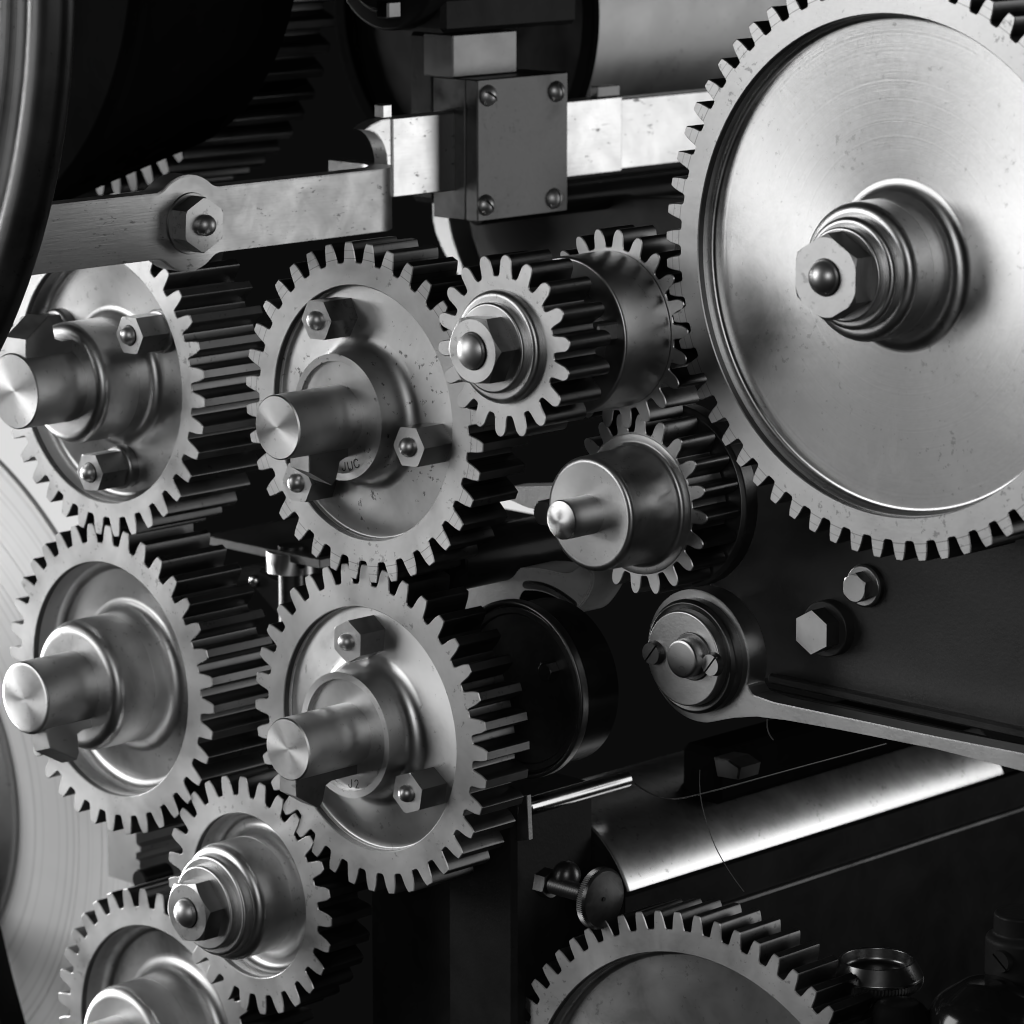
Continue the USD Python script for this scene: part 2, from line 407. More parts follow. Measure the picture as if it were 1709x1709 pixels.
def bolt_nut(parent, x, z, y_front, y_base, flat, rot, stud_r, stud_h, washer=None, mat="nut_steel"):
    h = y_base - y_front
    p = part(parent, "nut", moved(toy(hexprism(flat, h, rot, top=1.10)), (x, y_base, z)), mat, smooth=25)
    sub(p, "stud", moved(dome(stud_r, stud_h, 0.004, 0.0012), (x, y_front, z)), "stud_steel", smooth=60)
    if washer:
        pr = [(stud_r + 0.0001, -0.0003), (stud_r + 0.0007, -0.0001), (stud_r + 0.0008, 0.001)]
        sub(p, "bore_edge", moved(lathe(pr, 48), (x, y_front - 0.00005, z)), "groove_black", smooth=40)
    if washer:
        part(parent, "washer", moved(lathe([(0, 0.004), (washer, 0.004), (washer, -0.0035, 0.0025), (0, -0.0035)], 64), (x, y_base, z)), "nut_steel", smooth=40)
    return p

def gib_key(parent, ang, r_shaft, y_head0, y_head1, y_end, width, h_key, h_front, h_peak, mat="nut_steel"):
    """A gib-head key lying along a shaft at the angle ang: its bar sunk in the shaft, its wedge-shaped head standing out."""
    a = r_shaft - 0.004
    prof = [(y_head0, a), (y_end, a), (y_end, r_shaft + h_key), (y_head1 + 0.007, r_shaft + h_key), (y_head1 + 0.002, r_shaft + h_key + 0.002), (y_head1, r_shaft + h_peak - 0.004), (y_head1 - 0.003, r_shaft + h_peak), (y_head0 + 0.0008, r_shaft + h_front)]
    s = to_mesh(slab([(p[0], p[1]) for p in prof], width, 0.0006))
    v = s.vertices.copy()                              # x = along y, y = radial, z = across
    rad, tan = np.array([math.cos(ang), math.sin(ang)]), np.array([-math.sin(ang), math.cos(ang)])
    w = v[:, 2] - width / 2
    s.vertices = np.stack([v[:, 1] * rad[0] + w * tan[0], v[:, 0], v[:, 1] * rad[1] + w * tan[1]], 1)
    s.fix_normals()
    return part(parent, "gib_head_key", s, mat, smooth=20)

def stamp(parent, text, height, r, a_mid, y, step, flip=False):
    """Punch marks round a face: each figure sunk look, as thin dark strokes lying on the face."""
    k = len(text)
    for i, ch in enumerate(text):
        if ch == " ": continue
        a = a_mid + (i - (k - 1) / 2) * step
        t = meshkit.text_mesh(ch, height, 0.00012)
        b = t.bounds; t.vertices -= [(b[0][0] + b[1][0]) / 2, height / 2, 0]
        c, s = math.cos(a + PI / 2), math.sin(a + PI / 2)
        v = t.vertices.copy()
        t.vertices = np.stack([v[:, 0] * c - v[:, 1] * s + r * math.cos(a), v[:, 0] * s + v[:, 1] * c + r * math.sin(a), v[:, 2]], 1)
        part(parent, "stamped_letter", moved(toy(t), (0, y + 0.00004, 0)), "groove_black", smooth=False)

# ================================================================= the front train
LABEL_GROUP = "steel gears of the front train"
# --- upper middle gear with three nuts
X0, Z0 = 0.0002, 1.0706
g = gear_thing("spotted steel gear with three nuts round its shaft, meshing with the small pinion", X0, Z0, 0, LABEL_GROUP)
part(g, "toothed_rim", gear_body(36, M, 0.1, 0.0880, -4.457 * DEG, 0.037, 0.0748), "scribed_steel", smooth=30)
web(g, 0.0748, 0.0066, 0.0368, 0.030, 0.0015, 0.011, "spotted_steel", 0.004)
hub(g, 0.0368, -0.0165, 0.0, 0.017, 0.0035, "spotted_steel")
shaft(g, 0.0188, -0.0660, 0.06)
for a in (109.5, -10.5, 229.5):
    bolt_nut(g, 0.0577 * math.cos(a * DEG), 0.0577 * math.sin(a * DEG), -0.0166, 0.0066, 0.0222, 3 * DEG, 0.0058, 0.0045)
gib_key(g, -95 * DEG, 0.0188, -0.0475, -0.0245, 0.0, 0.0165, 0.0035, 0.0085, 0.0190)
stamp(g, "JUC", 0.0054, 0.0290, -74 * DEG, -0.0165, 11 * DEG)

# --- lower middle gear
X0, Z0 = 0.0030, 0.8812
g = gear_thing("steel gear with nuts and a flat-ended shaft, meshing under the spotted gear", X0, Z0, 0.001, LABEL_GROUP)
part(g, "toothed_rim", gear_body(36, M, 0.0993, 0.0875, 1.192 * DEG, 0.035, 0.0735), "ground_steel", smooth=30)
web(g, 0.0735, 0.0066, 0.0375, 0.028, 0.0015, 0.011, "turned_steel", 0.004)
hub(g, 0.0375, -0.0150, 0.0, 0.017, 0.0045)
shaft(g, 0.0186, -0.0645, 0.06)
for a in (91.2, -28.8, 211.2):
    bolt_nut(g, 0.0555 * math.cos(a * DEG), 0.0555 * math.sin(a * DEG), -0.0150, 0.0066, 0.0222, 28 * DEG if a > 90 and a < 100 else 20 * DEG, 0.0052, 0.0045)
gib_key(g, -93 * DEG, 0.0186, -0.0640, -0.0420, 0.0, 0.0150, 0.0045, 0.0085, 0.0195)
stamp(g, "J2", 0.0054, 0.0300, -84 * DEG, -0.0150, 11 * DEG)

# --- upper left gear
X0, Z0 = -0.2366, 1.0640
g = gear_thing("gear under the flat link arm, its recessed face holding hexagon nuts", X0, Z0, 0, LABEL_GROUP)
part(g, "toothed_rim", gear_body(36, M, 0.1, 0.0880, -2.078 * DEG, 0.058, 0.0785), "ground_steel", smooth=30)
web(g, 0.0785, 0.0150, 0.0378, 0.050, 0.007, 0.007)
hub(g, 0.0378, -0.0290, 0.008, 0.022, 0.007)
shaft(g, 0.0235, -0.0673, 0.08)
for a in (35.8, -84.2, 155.8):
    bolt_nut(g, 0.0575 * math.cos(a * DEG), 0.0575 * math.sin(a * DEG), -0.0137, 0.0110, 0.0222, (2 if a > 0 else 5) * DEG, 0.0058, 0.0048, washer=0.0140)
gib_key(g, 91 * DEG, 0.0235, -0.0655, -0.0440, 0.0, 0.0210, 0.0050, 0.0090, 0.0215)

# --- lower left gear
X0, Z0 = -0.2330, 0.8711
g = gear_thing("gear with a plain domed shaft end and deep dished face at the left edge", X0, Z0, 0, LABEL_GROUP)
part(g, "toothed_rim", gear_body(36, M, 0.1, 0.0882, -1.037 * DEG, 0.054, 0.0755), "ground_steel", smooth=30)
web(g, 0.0755, 0.0205, 0.0415, 0.048, 0.010, 0.009)
hub(g, 0.0415, -0.0277, 0.012, 0.0225, 0.008)
shaft(g, 0.0230, -0.0690, 0.08, bulge=0.0013)
gib_key(g, -72 * DEG, 0.0230, -0.0640, -0.0420, 0.0, 0.0165, 0.0040, 0.0105, 0.0215)

# --- small gear with the capped nut
def nut_stack(g, rings, nut_flat, nut_y0, nut_y1, rot, stud_r, stud_h, stud_base, top=0.985):
    for r, y0, y1, rnd in rings:
        part(g, "washer", lathe([(0, y1), (r, y1), (r, y0, rnd), (0, y0)], 128), "turned_steel", smooth=40)
    n = part(g, "nut", moved(toy(hexprism(nut_flat, nut_y1 - nut_y0, rot, top=top)), (0, nut_y1, 0)), "nut_steel", smooth=25)
    sub(n, "bore_edge", moved(lathe([(stud_r + 0.0001, -0.0004), (stud_r + 0.0007, -0.0002), (stud_r + 0.0009, 0.001)], 64), (0, nut_y0 - 0.00005, 0)), "groove_black", smooth=40)
    sub(n, "stud", moved(dome(stud_r, stud_h, 0.006, 0.002), (0, stud_base, 0)), "stud_steel", smooth=60)

X0, Z0 = -0.1046, 0.7560
g = gear_thing("small gear with stepped washers and a hexagon nut, below the left gears", X0, Z0, 0.0005, LABEL_GROUP)
part(g, "toothed_rim", gear_body(27, M, 0.0752, 0.0632, -0.745 * DEG, 0.034, 0.0520), "ground_steel", smooth=30)
web(g, 0.0520, 0.0170, 0.0365, 0.030, 0.007, 0.007)
hub(g, 0.0365, -0.0235, 0.012, 0.020, 0.006)
nut_stack(g, [(0.0313, -0.0310, -0.020, 0.0022), (0.0262, -0.0370, -0.029, 0.0015)], 0.0350, -0.0498, -0.0368, 12 * DEG, 0.0088, 0.0055, -0.0498)

# --- gear in the lower left corner
X0, Z0 = -0.2133, 0.6319
g = gear_thing("dished gear cut off by the bottom left corner, behind the small nutted gear", X0, Z0, 0.0167, LABEL_GROUP)
part(g, "toothed_rim", gear_body(36, M, 0.0996, 0.0878, -3.45 * DEG, 0.050, 0.0755), "ground_steel", smooth=30)
web(g, 0.0755, 0.0205, 0.0415, 0.044, 0.012, 0.012)
hub(g, 0.0415, -0.0300, 0.010, 0.0225, 0.007)
shaft(g, 0.0230, -0.0690, 0.08, bulge=0.0013)

# --- pinion with its collar and rear gear, all on one sleeve
ROUND = [(-1.0, 1.10), (-0.95, 0.98), (-0.75, 0.90), (-0.35, 0.86), (0.0, 0.82), (0.35, 0.72), (0.65, 0.58), (0.85, 0.42), (0.96, 0.26), (1.0, 0.12)]
X0, Z0 = 0.1310, 1.1260
g = gear_thing("small pinion with nut and long teeth ahead of a plain collar and second gear", X0, Z0, -0.016, None, "pinion_gear")
part(g, "toothed_rim", gear_body(18, M, 0.0512, 0.0392, 7.423 * DEG, 0.0335, 0.0300, shape=ROUND), "ground_steel", smooth=30)
nut_stack(g, [(0.0317, -0.0060, 0.010, 0.0035), (0.0253, -0.0105, -0.004, 0.0016)], 0.0355, -0.0238, -0.0104, 4 * DEG, 0.0100, 0.0046, -0.0238)
part(g, "sleeve", lathe([(0, 0.028), (0.0300, 0.028), (0.0300, 0.054), (0, 0.054)], 96), "dark_steel", smooth=40)
part(g, "clutch_dog", moved(box(-0.005, 0.005, 0.036, 0.0525, -0.004, 0.006, 0.001), (0.0335, 0, 0.006)), "nut_steel", smooth=20)
part(g, "collar", lathe([(0.018, 0.0517), (0.0448, 0.0517, 0.0018), (0.0448, 0.0890), (0.018, 0.0890)], 144), "hub_steel", smooth=40)
part(g, "rear_toothed_rim", gear_body(22, M2, 0.0574, 0.0468, 3.97 * DEG, 0.029, 0.0150, 0.0895, shape=ROUND), "ground_steel", smooth=30)

# --- the gear under it
X0, Z0 = 0.1504, 1.0268
g = gear_thing("gear with a broad plain hub and thin shaft, below the pinion", X0, Z0, 0.0745, None)
part(g, "toothed_rim", gear_body(20, M2, 0.0526, 0.0418, -1.646 * DEG, 0.029, 0.0300, shape=ROUND), "ground_steel", smooth=30)
part(g, "hub", lathe([(0.0315, 0.006), (0.0410, 0.0002), (0.0400, -0.0004), (0.0338, -0.0004, 0.005), (0.0328, -0.0411, 0.0035), (0.011, -0.0411), (0.011, -0.036)], 144), "hub_steel", smooth=40)
shaft(g, 0.0113, -0.0655, 0.05, bulge=0.0016)
part(g, "flange", lathe([(0, 0.030), (0.0520, 0.030, 0.001), (0.0540, 0.0325, 0.002), (0.0540, 0.0420), (0, 0.0420)], 144), "dark_steel", smooth=40)

# --- the great wheel
X0, Z0 = 0.3290, 1.1795
g = gear_thing("largest gear, a broad polished steel disc with a stepped hub and nut", X0, Z0, 0.0735)
part(g, "toothed_rim", gear_body(64, M2, 0.1577, 0.1470, -1.268 * DEG, 0.040, 0.1340), "scribed_steel_great", smooth=30)
web(g, 0.1340, 0.0115, 0.0372, 0.034, 0.007, 0.010, "great_steel")
hub(g, 0.0372, -0.0265, 0.006, 0.020, 0.0055)
nut_stack(g, [(0.0300, -0.0330, -0.024, 0.0030), (0.0252, -0.0385, -0.031, 0.0015)], 0.0402, -0.0520, -0.0383, 30 * DEG, 0.0094, 0.0060, -0.0520, 1.045)

# --- lower right gear
X0, Z0 = 0.2140, 0.6360
g = gear_thing("large dished gear rising from the bottom edge beside the knurled knob", X0, Z0, 0.06, None)
part(g, "toothed_rim", gear_body(67, 0.0047, 0.1621, 0.1515, -0.205 * DEG, 0.0356, 0.1380), "ground_steel", smooth=30)
web(g, 0.1380, 0.0130, 0.0400, 0.030, 0.016, 0.016)

# ================================================================= link arm, slide bar and clamp block
XA = -0.120
zt, zb, zc = 1.1933, 1.1541, 1.1735
g = thing("link_arm", "flat grey link arm with a round boss held by a hexagon nut", "link arm", (XA, 0, 0))
yb_ = -0.025
arm = sg.box(-0.175, zb, 0.190, zt).union(sg.Point(yb_, zc).buffer(0.0288, 64))
arm = arm.buffer(0.012, 16).buffer(-0.012, 16)
side = tox(slab(arm, 0.09, 0.0009))                    # the side view, rounded edges towards +x
plan = roundc([(-0.0150, -0.175), (0.0, -0.175), (0.0, 0.1600, 0.030), (-0.0620, 0.1600), (-0.0620, 0.1470), (-0.0150, 0.1470, 0.018), (-0.0150, 0.0900)])
pm = m3.Manifold.extrude(cs(sg.polygon.orient(sg.Polygon(plan))), 0.2).translate((0, 0, 1.08))
sm = m3.Manifold(m3.Mesh(np.asarray(side.vertices - [0.09, 0, 0], np.float32), np.asarray(side.faces, np.uint32)))
part(g, "arm", sm ^ pm, "arm_steel", smooth=30)
part(g, "washer_seat", moved(tox(m3.Manifold.cylinder(0.0012, 0.0185, 0.0180, 64)), (0, yb_ + 0.001, zc)), "arm_steel", smooth=30)
n = part(g, "nut", moved(tox(hexprism(0.0290, 0.0115, 87 * DEG, top=1.10)), (0.0012, yb_ + 0.001, zc)), "arm_nut_steel", smooth=25)
sd = dome(0.0064, 0.0052, 0.004, 0.0022)
sd.vertices = np.stack([-sd.vertices[:, 1], sd.vertices[:, 0], sd.vertices[:, 2]], 1); sd.fix_normals()
sub(n, "stud", moved(sd, (0.0127, yb_ + 0.001, zc)), "stud_steel", smooth=60)

XB = -0.135
g = thing("slide_bar", "bright flat steel bar with dark scratches running through the clamp block", "slide bar")
part(g, "front_length", box(XB - 0.012, XB, 0.1585, 0.3722, 1.1722, 1.2224, 0.0008), "bar_steel", smooth=20)
part(g, "rear_length", box(XB - 0.014, XB - 0.0016, 0.3726, 0.75, 1.1733, 1.2204, 0.0008), "bar_steel", smooth=20)
part(g, "stop_lug", box(XB - 0.009, XB - 0.001, 0.1510, 0.1590, 1.2226, 1.2310, 0.0006), "bar_steel", smooth=20)
part(g, "stop_lug", box(XB - 0.009, XB - 0.002, 0.3500, 0.3720, 1.2226, 1.2300, 0.0006), "dull_steel", smooth=20)
fl = slab(sg.Polygon([(0.1592, 1.1722), (0.1592, 1.2220), (0.150, 1.2215), (0.141, 1.219), (0.136, 1.2165)] + [(0.136 + 0.019 * math.sin(t), 1.2165 - 0.024 * (1 - math.cos(t))) for t in np.linspace(0.2, PI / 2, 8)]), 0.012, 0.0006)
part(g, "end_fillet", moved(tox(fl), (XB - 0.0135, 0, 0)), "bar_steel", smooth=30)

g = thing("clamp_block", "grey rectangular block held by four slotted screws across the bright bar", "clamp block")
y0, y1, z0, z1 = 0.2129, 0.2966, 1.1540, 1.2440
part(g, "body", box(-0.154, -0.1252, y0, y1, z0, z1, 0.0006), "block_steel", smooth=20)
part(g, "cover_plate", box(-0.1250, -0.1140, y0 + 0.0002, y1 + 0.0003, z0 - 0.0003, z1 + 0.0003, 0.0008), "block_steel", smooth=20)
part(g, "post", box(-0.162, XB, 0.2122, 0.2709, 1.2442, 1.2715, 0.0008), "dull_steel", smooth=20)
for px, py, rot in ((820, 160, -33), (934, 153, -78), (816, 343, -48), (930, 332, 88)):
    c = onx(px, py, -0.1110)
    R = 0.0070; h = 0.0056
    S = (R * R + h * h) / (2 * h)
    cap = m3.Manifold.sphere(S, 96).translate((0, 0, h - S)) ^ m3.Manifold.cylinder(0.02, R, R, 64).translate((0, 0, -0.0005))
    slot = m3.Manifold.cube((0.03, 0.0015, 0.004), True).rotate((0, 0, rot)).translate((0, 0, h - 0.0006))
    p = part(g, "screw", moved(tox(cap - slot), (-0.1140, c[1], c[2])), "stud_steel", smooth=30)
    sl = m3.Manifold.cube((2 * R - 0.0024, 0.00146, 0.0006), True).rotate((0, 0, rot)).translate((0, 0, h - 0.0024))
    sub(p, "slot", moved(tox(sl), (-0.1140, c[1], c[2])), "groove_black", smooth=False)

# ================================================================= behind the train
def cyl_y(x, z, r, y0, y1, mat, parent, name, c=0.001, seg=96, mat_smooth=35):
    return part(parent, name, moved(lathe([(0, y0), (r - c, y0), (r, y0 + c), (r, y1), (0, y1)], seg), (x, 0, z)), mat, smooth=mat_smooth)

# the hand wheel rim at the left edge
g = thing("wheel", "dull dark iron wheel rim curving down the left edge", "wheel", (-0.3774, -0.20, 1.3358))
part(g, "rim", lathe([(0.302, 0.004), (0.306, -0.004, 0.006), (0.320, -0.012, 0.02), (0.334, -0.006, 0.02), (0.350, -0.012, 0.02), (0.3622, 0.0, 0.008), (0.360, 0.010, 0.006), (0.310, 0.014, 0.006), (0.302, 0.004)], 220), "wheel_iron", smooth=50)

# the black drum behind it
ax = np.array([-0.385, 1.338])
rf = np.linalg.norm(at(211, 98, 0.0)[[0, 2]] - ax); rb = np.linalg.norm(at(440, 140, 0.17)[[0, 2]] - ax)
g = thing("drum", "big black drum in the dark above the link arm", "drum", (ax[0], 0, ax[1]))
part(g, "front_ring", lathe([(0.06, -0.003), (rf - 0.004, -0.003, 0.002), (rf, 0.004, 0.003), (rf, 0.010), (0.06, 0.010)], 180), "dull_black", smooth=40)
part(g, "barrel", lathe([(0.05, 0.011), (rf - 0.002, 0.011), (rb, 0.17, 0.003), (0.05, 0.17)], 180), "dull_black", smooth=40)

g = thing("spur_gear", "dark gear with thick teeth behind the black drum, its tooth ends catching light", "gear", (-0.492, 0, 1.297))
part(g, "toothed_rim", gear_body(52, 0.0058, 0.1560, 0.1430, 2.0 * DEG, 0.09, 0.05, 0.212), "rack_steel", smooth=30)

# castings above the block
g = thing("bearing_bracket", "black cast bearing bracket above the clamp block with a square-headed bolt", "bracket")
part(g, "casting", box(-0.205, -0.1362, 0.205, 0.33, 1.2725, 1.40, 0.003), "black_iron", smooth=30)
part(g, "side_post", box(-0.190, -0.1640, 0.2250, 0.262, 1.16, 1.2720, 0.004), "black_iron", smooth=30)
c = at(640, -75, 0.19)
part(g, "round_boss", moved(lathe([(0, 0), (0.034, 0, 0.002), (0.036, 0.004, 0.002), (0.048, 0.006, 0.003), (0.048, 0.05), (0, 0.05)], 96), (c[0], 0.185, c[2])), "black_iron", smooth=40)
c = at(645, 16, 0.17)
part(g, "square_bolt_head", box(c[0] - 0.0055, c[0] + 0.0055, 0.166, 0.178, c[2] - 0.0055, c[2] + 0.0055, 0.0012), "dull_steel", smooth=20)

g = thing("print_cylinder", "grey steel cylinder with a dark end at the top, behind the bright bar", "cylinder", (-0.3157, 0, 1.2709))
part(g, "barrel", lathe([(0.1245, 0.406), (0.1272, 0.406), (0.1272, 1.2), (0.05, 1.2)], 180), "cylinder_steel", smooth=40)
part(g, "end_ring", lathe([(0.1180, 0.406), (0.1180, 0.400), (0.1288, 0.400, 0.002), (0.1288, 0.4055), (0.1180, 0.4060)], 180), "dull_black", smooth=40)
part(g, "end_plate", lathe([(0, 0.409), (0.1185, 0.409)], 96), "black_enamel", smooth=40)

g = thing("tie_rod", "dark round rod running just below the bright bar", "rod")
cyl_y(-0.152, 1.1555, 0.0105, 0.25, 0.9, "black_enamel", g, "rod")

def px_slab(pts, Y, depth, bev=0.001):
    q = [at(x, y, Y) for x, y in pts]
    poly = sg.Polygon([(p[0], p[2]) for p in q]).buffer(0)
    return moved(toy(slab(poly, depth, bev)), (0, Y + depth, 0))

def smooth_loop(pts, n=3):
    p = np.array(pts, float)
    for _ in range(n):
        q = np.roll(p, -1, 0)
        p = np.stack([p * 0.75 + q * 0.25, p * 0.25 + q * 0.75], 1).reshape(-1, 2)
    return [tuple(x) for x in p]

def zz(off, s, pts): return [(off[0] + s * x, off[1] + s * y) for x, y in pts]

g = thing("curved_bracket", "pale curved edge of a dark casting under the clamp block", "bracket")
part(g, "edge", px_slab([(721, 340), (722, 368), (727, 390), (736, 412), (748, 435), (766, 462), (778, 458), (765, 425), (756, 398), (750, 370), (749, 340)], 0.345, 0.02, 0.0008), "cylinder_steel", smooth=30)
part(g, "web", px_slab([(735, 330), (760, 420), (790, 470), (1230, 470), (1230, 330)], 0.372, 0.02, 0.0008), "black_iron", smooth=30)

# pulley disc behind the lower middle gear
g = thing("pulley", "black ringed disc with a small bolt, right of the lower middle gear", "pulley", (0.0683, 0.06, 0.9061))
part(g, "disc", lathe([(0, 0.004), (0.0445, 0.004), (0.0452, 0.002, 0.0008), (0.0492, 0.002, 0.0006), (0.0494, 0.0045), (0.0500, 0.0045), (0.0505, -0.001, 0.0015), (0.0535, -0.001, 0.003), (0.0535, 0.0065, 0.002), (0, 0.0065)], 144), "dark_steel", smooth=40)
part(g, "barrel", lathe([(0, 0.0066), (0.0495, 0.0066), (0.0495, 0.035), (0, 0.035)], 120), "black_enamel", smooth=40)
c = at(905, 1122, 0.055) - np.array([0.0683, 0.06, 0.9061])
part(g, "bolt", moved(toy(hexprism(0.0095, 0.007, 0.1)), (c[0], 0.0038, c[2])), "dull_steel", smooth=20)

# grey casting behind the gears, with its curved lip
g = thing("cast_support", "grey cast support arching over the black ringed disc", "casting")
k = ((740, 780), 0.17554)
part(g, "arch", px_slab(smooth_loop(zz(*k, [(-60, 1260), (20, 980), (150, 1085), (230, 1100), (330, 1080), (430, 1043), (550, 1000), (660, 968), (760, 956), (860, 958), (1000, 980), (1120, 1012), (1200, 1012), (1280, 940), (1420, 960), (1420, 1140), (1300, 1330), (1200, 1420), (1000, 1420), (600, 1420), (100, 1500)])), 0.1060, 0.03, 0.0015), "grey_casting", smooth=30)
part(g, "lip", px_slab(smooth_loop(zz(*k, [(740, 1078), (860, 1084), (960, 1106), (1080, 1162), (1190, 1238), (1262, 1300), (1230, 1345), (1130, 1270), (1030, 1212), (940, 1178), (850, 1160), (740, 1158)])), 0.1040, 0.006, 0.0012), "dull_steel", smooth=30)
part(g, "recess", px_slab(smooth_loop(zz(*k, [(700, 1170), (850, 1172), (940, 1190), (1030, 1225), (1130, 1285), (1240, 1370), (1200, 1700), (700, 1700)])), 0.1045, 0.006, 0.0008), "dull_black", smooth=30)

g = thing("lever", "dark grey lever end behind the broad hub, above the bright gap", "lever")
part(g, "arm", px_slab(zz(*k, [(600, 190), (1060, 180), (1060, 320), (860, 405), (790, 390), (740, 372), (660, 335), (600, 312)]), 0.150, 0.02, 0.002), "grey_casting", smooth=30)
g = thing("hexagon_bolt", "small hexagon bolt head just left of the thin shaft end", "bolt")
c = at(905, 857, 0.060)
part(g, "head", moved(toy(hexprism(0.0135, 0.010, 0.0)), (c[0], 0.070, c[2])), "nut_steel", smooth=20)
part(g, "shank", moved(lathe([(0, 0.0702), (0.004, 0.0702), (0.004, 0.15), (0, 0.15)], 32), (c[0], 0, c[2])), "dark_steel", smooth=40)
g = thing("tie_rod", "thick black rod behind the gears, under the bright gap", "rod")
c = at(880, 912, 0.13)
cyl_y(c[0], c[2], 0.0175, 0.06, 0.8, "black_enamel", g, "rod")
g = thing("bright_window", "added glowing pane seen between gear teeth and the broad hub", "window")
part(g, "pane", px_slab([(800, 818), (925, 818), (925, 895), (800, 895)], 0.60, 0.004), "pane_glow", smooth=20)  # emissive pane added and sized to fill the bright gap
g = thing("broken_casting", "dim rough iron edge in the dark between the middle gears and the hub", "casting")
part(g, "edge", px_slab(zz(*k, [(420, 885), (560, 780), (680, 750), (1040, 680), (1040, 760), (840, 820), (640, 850), (520, 960)]), 0.19, 0.02, 0.002), "black_iron", smooth=30)

# ================================================================= the bright disc at the left edge
g = thing("face_plate", "bright turned steel disc with concentric grooves behind the left gears", "face plate", (-0.60, 0.10, 0.716))
part(g, "plate", lathe([(0.140, 0.001), (0.160, 0.0), (0.2105, 0.0), (0.2109, 0.0008), (0.2113, 0), (0.2350, 0), (0.2354, 0.0008), (0.2358, 0), (0.2840, 0, 0.001), (0.2840, 0.004), (0.140, 0.004)], 260), "plate_steel", smooth=20)
part(g, "boss", lathe([(0.05, -0.040), (0.120, -0.040, 0.02), (0.1440, -0.004, 0.008), (0.1440, 0.004)], 200), "cylinder_steel", smooth=40)
g = thing("bright_window", "added glowing pane behind the upper left gear at the left edge", "window")
part(g, "pane", px_slab([(-160, 430), (100, 540), (200, 290), (270, 290), (215, 860), (150, 935), (60, 1000), (-160, 1100)], 0.60, 0.004), "pane_glow", smooth=20)  # emissive pane added to brighten the gaps round the left gears
g = thing("guard_bar", "black slanted bar in the bottom left corner across the bright disc", "bar")
part(g, "bar", px_slab([(-180, 1520), (-36, 1556), (-16, 1640), (6, 1720), (34, 1820), (-180, 1820)], 0.03, 0.02), "black_enamel", smooth=20)

g = thing("slide_piece", "small grooved grey piece between the left gear and the corner gear", "slide")
k2 = ((200, 1370), 0.081919)
ys = 0.085
q = lambda x, y: at(200 + x * 0.081919, 1370 + y * 0.081919, ys)
xr = [q(320, 250), q(320, 480), q(320, 660), q(320, 800), q(320, 1300)]
prev = 1.0
zs = [p[2] for p in xr]; xx = xr[0][0]
prof = sg.Polygon([(xx - 0.03, zs[4]), (xx + 0.004, zs[4]), (xx + 0.004, zs[3]), (xx + 0.0005, zs[3] + 0.001), (xx + 0.0005, zs[2]), (xx + 0.005, zs[2] + 0.002), (xx + 0.005, zs[1] - 0.001), (xx + 0.001, zs[1] + 0.001), (xx + 0.001, zs[0]), (xx - 0.03, zs[0] + 0.006)])
part(g, "block", moved(toy(slab(prof, 0.09, 0.0006)), (0, ys + 0.09, 0)), "cylinder_steel", smooth=20)
c = at(232, 1470, 0.06)
cyl_y(c[0], c[2], 0.0075, 0.06, 0.084, "black_enamel", g, "pin")

# ledge plate and set collar between the left and middle gears
g = thing("ledge_plate", "dull horizontal steel plate coming to a point between the four gears", "plate")
c = at(341, 893, 0.10)
part(g, "plate", box(c[0], c[0] + 0.11, 0.10, 0.30, c[2] - 0.006, c[2], 0.0005), "dull_steel", smooth=20)
c = at(464, 940, 0.10)
g = thing("set_collar", "shiny set collar with a drilled hole under the pointed plate", "collar", (c[0], 0.10 + 0.012, c[2]))
col = m3.Manifold.cylinder(0.0135, 0.0165, 0.0165, 96).translate((0, 0, -0.00675)) - m3.Manifold.cylinder(0.03, 0.009, 0.009, 48).translate((0, 0, -0.015))
for a in (-20, 215):
    col = col - m3.Manifold.cylinder(0.03, 0.0036, 0.0036, 32).rotate((90, 0, 0)).rotate((0, 0, a + 90)).translate((0, 0, 0.001))
part(g, "ring", col, "shaft_steel", smooth=30)
part(g, "spindle", moved(m3.Manifold.cylinder(0.06, 0.0088, 0.0088, 48), (0, 0, -0.05)), "dark_steel", smooth=30)
g = thing("support_foot", "dark iron foot below the set collar, with one bright glint", "foot")
part(g, "foot", px_slab([(388, 950), (432, 945), (505, 985), (560, 1010), (540, 1050), (470, 1040), (415, 975), (384, 980)], 0.14, 0.03, 0.003), "black_iron", smooth=30)
c = at(416, 971, 0.135)
part(g, "dome_screw", moved(dome(0.0045, 0.003, 0.004, 0), (c[0], 0.139, c[2])), "chrome", smooth=60)

# ================================================================= right hand frame, connecting rod
g = thing("frame_panel", "black cast iron machine frame below the largest gear", "machine frame")
a0, a1 = at(1285, 860, 0.16), at(1300, 1140, 0.16)
xl = 0.1800
part(g, "panel", box(0.128, 0.95, 0.16, 0.19, 0.9100, 1.055, 0.004), "frame_paint", smooth=30)
part(g, "moulding", box(xl, 0.95, 0.1560, 0.1602, 0.9120, 0.9180, 0.0018), "frame_paint", smooth=30)
part(g, "moulding", box(xl - 0.003, 0.95, 0.1520, 0.1602, 0.8990, 0.9090, 0.0025), "frame_paint", smooth=30)
part(g, "corner_pad", moved(disc(0.030, 0.165, 0.1685, 0.002), (0.205, 0, 0.945)), "frame_paint", smooth=40)
c = at(1425, 982, 0.148)
part(g, "bolt", moved(toy(hexprism(0.0155, 0.009, 0.5, back=False)), (c[0], 0.157, c[2])), "nut_steel", smooth=20)
part(g, "bolt_collar", moved(lathe([(0, 0.160), (0.0125, 0.160), (0.0125, 0.1570, 0.001), (0.0115, 0.1555, 0.001), (0, 0.1555)], 64), (c[0], 0, c[2])), "nut_steel", smooth=40)
c = at(1352, 1056, 0.140)
part(g, "bolt", moved(toy(hexprism(0.0225, 0.012, PI / 2, cham=False)), (c[0], 0.153, c[2])), "nut_steel", smooth=20)
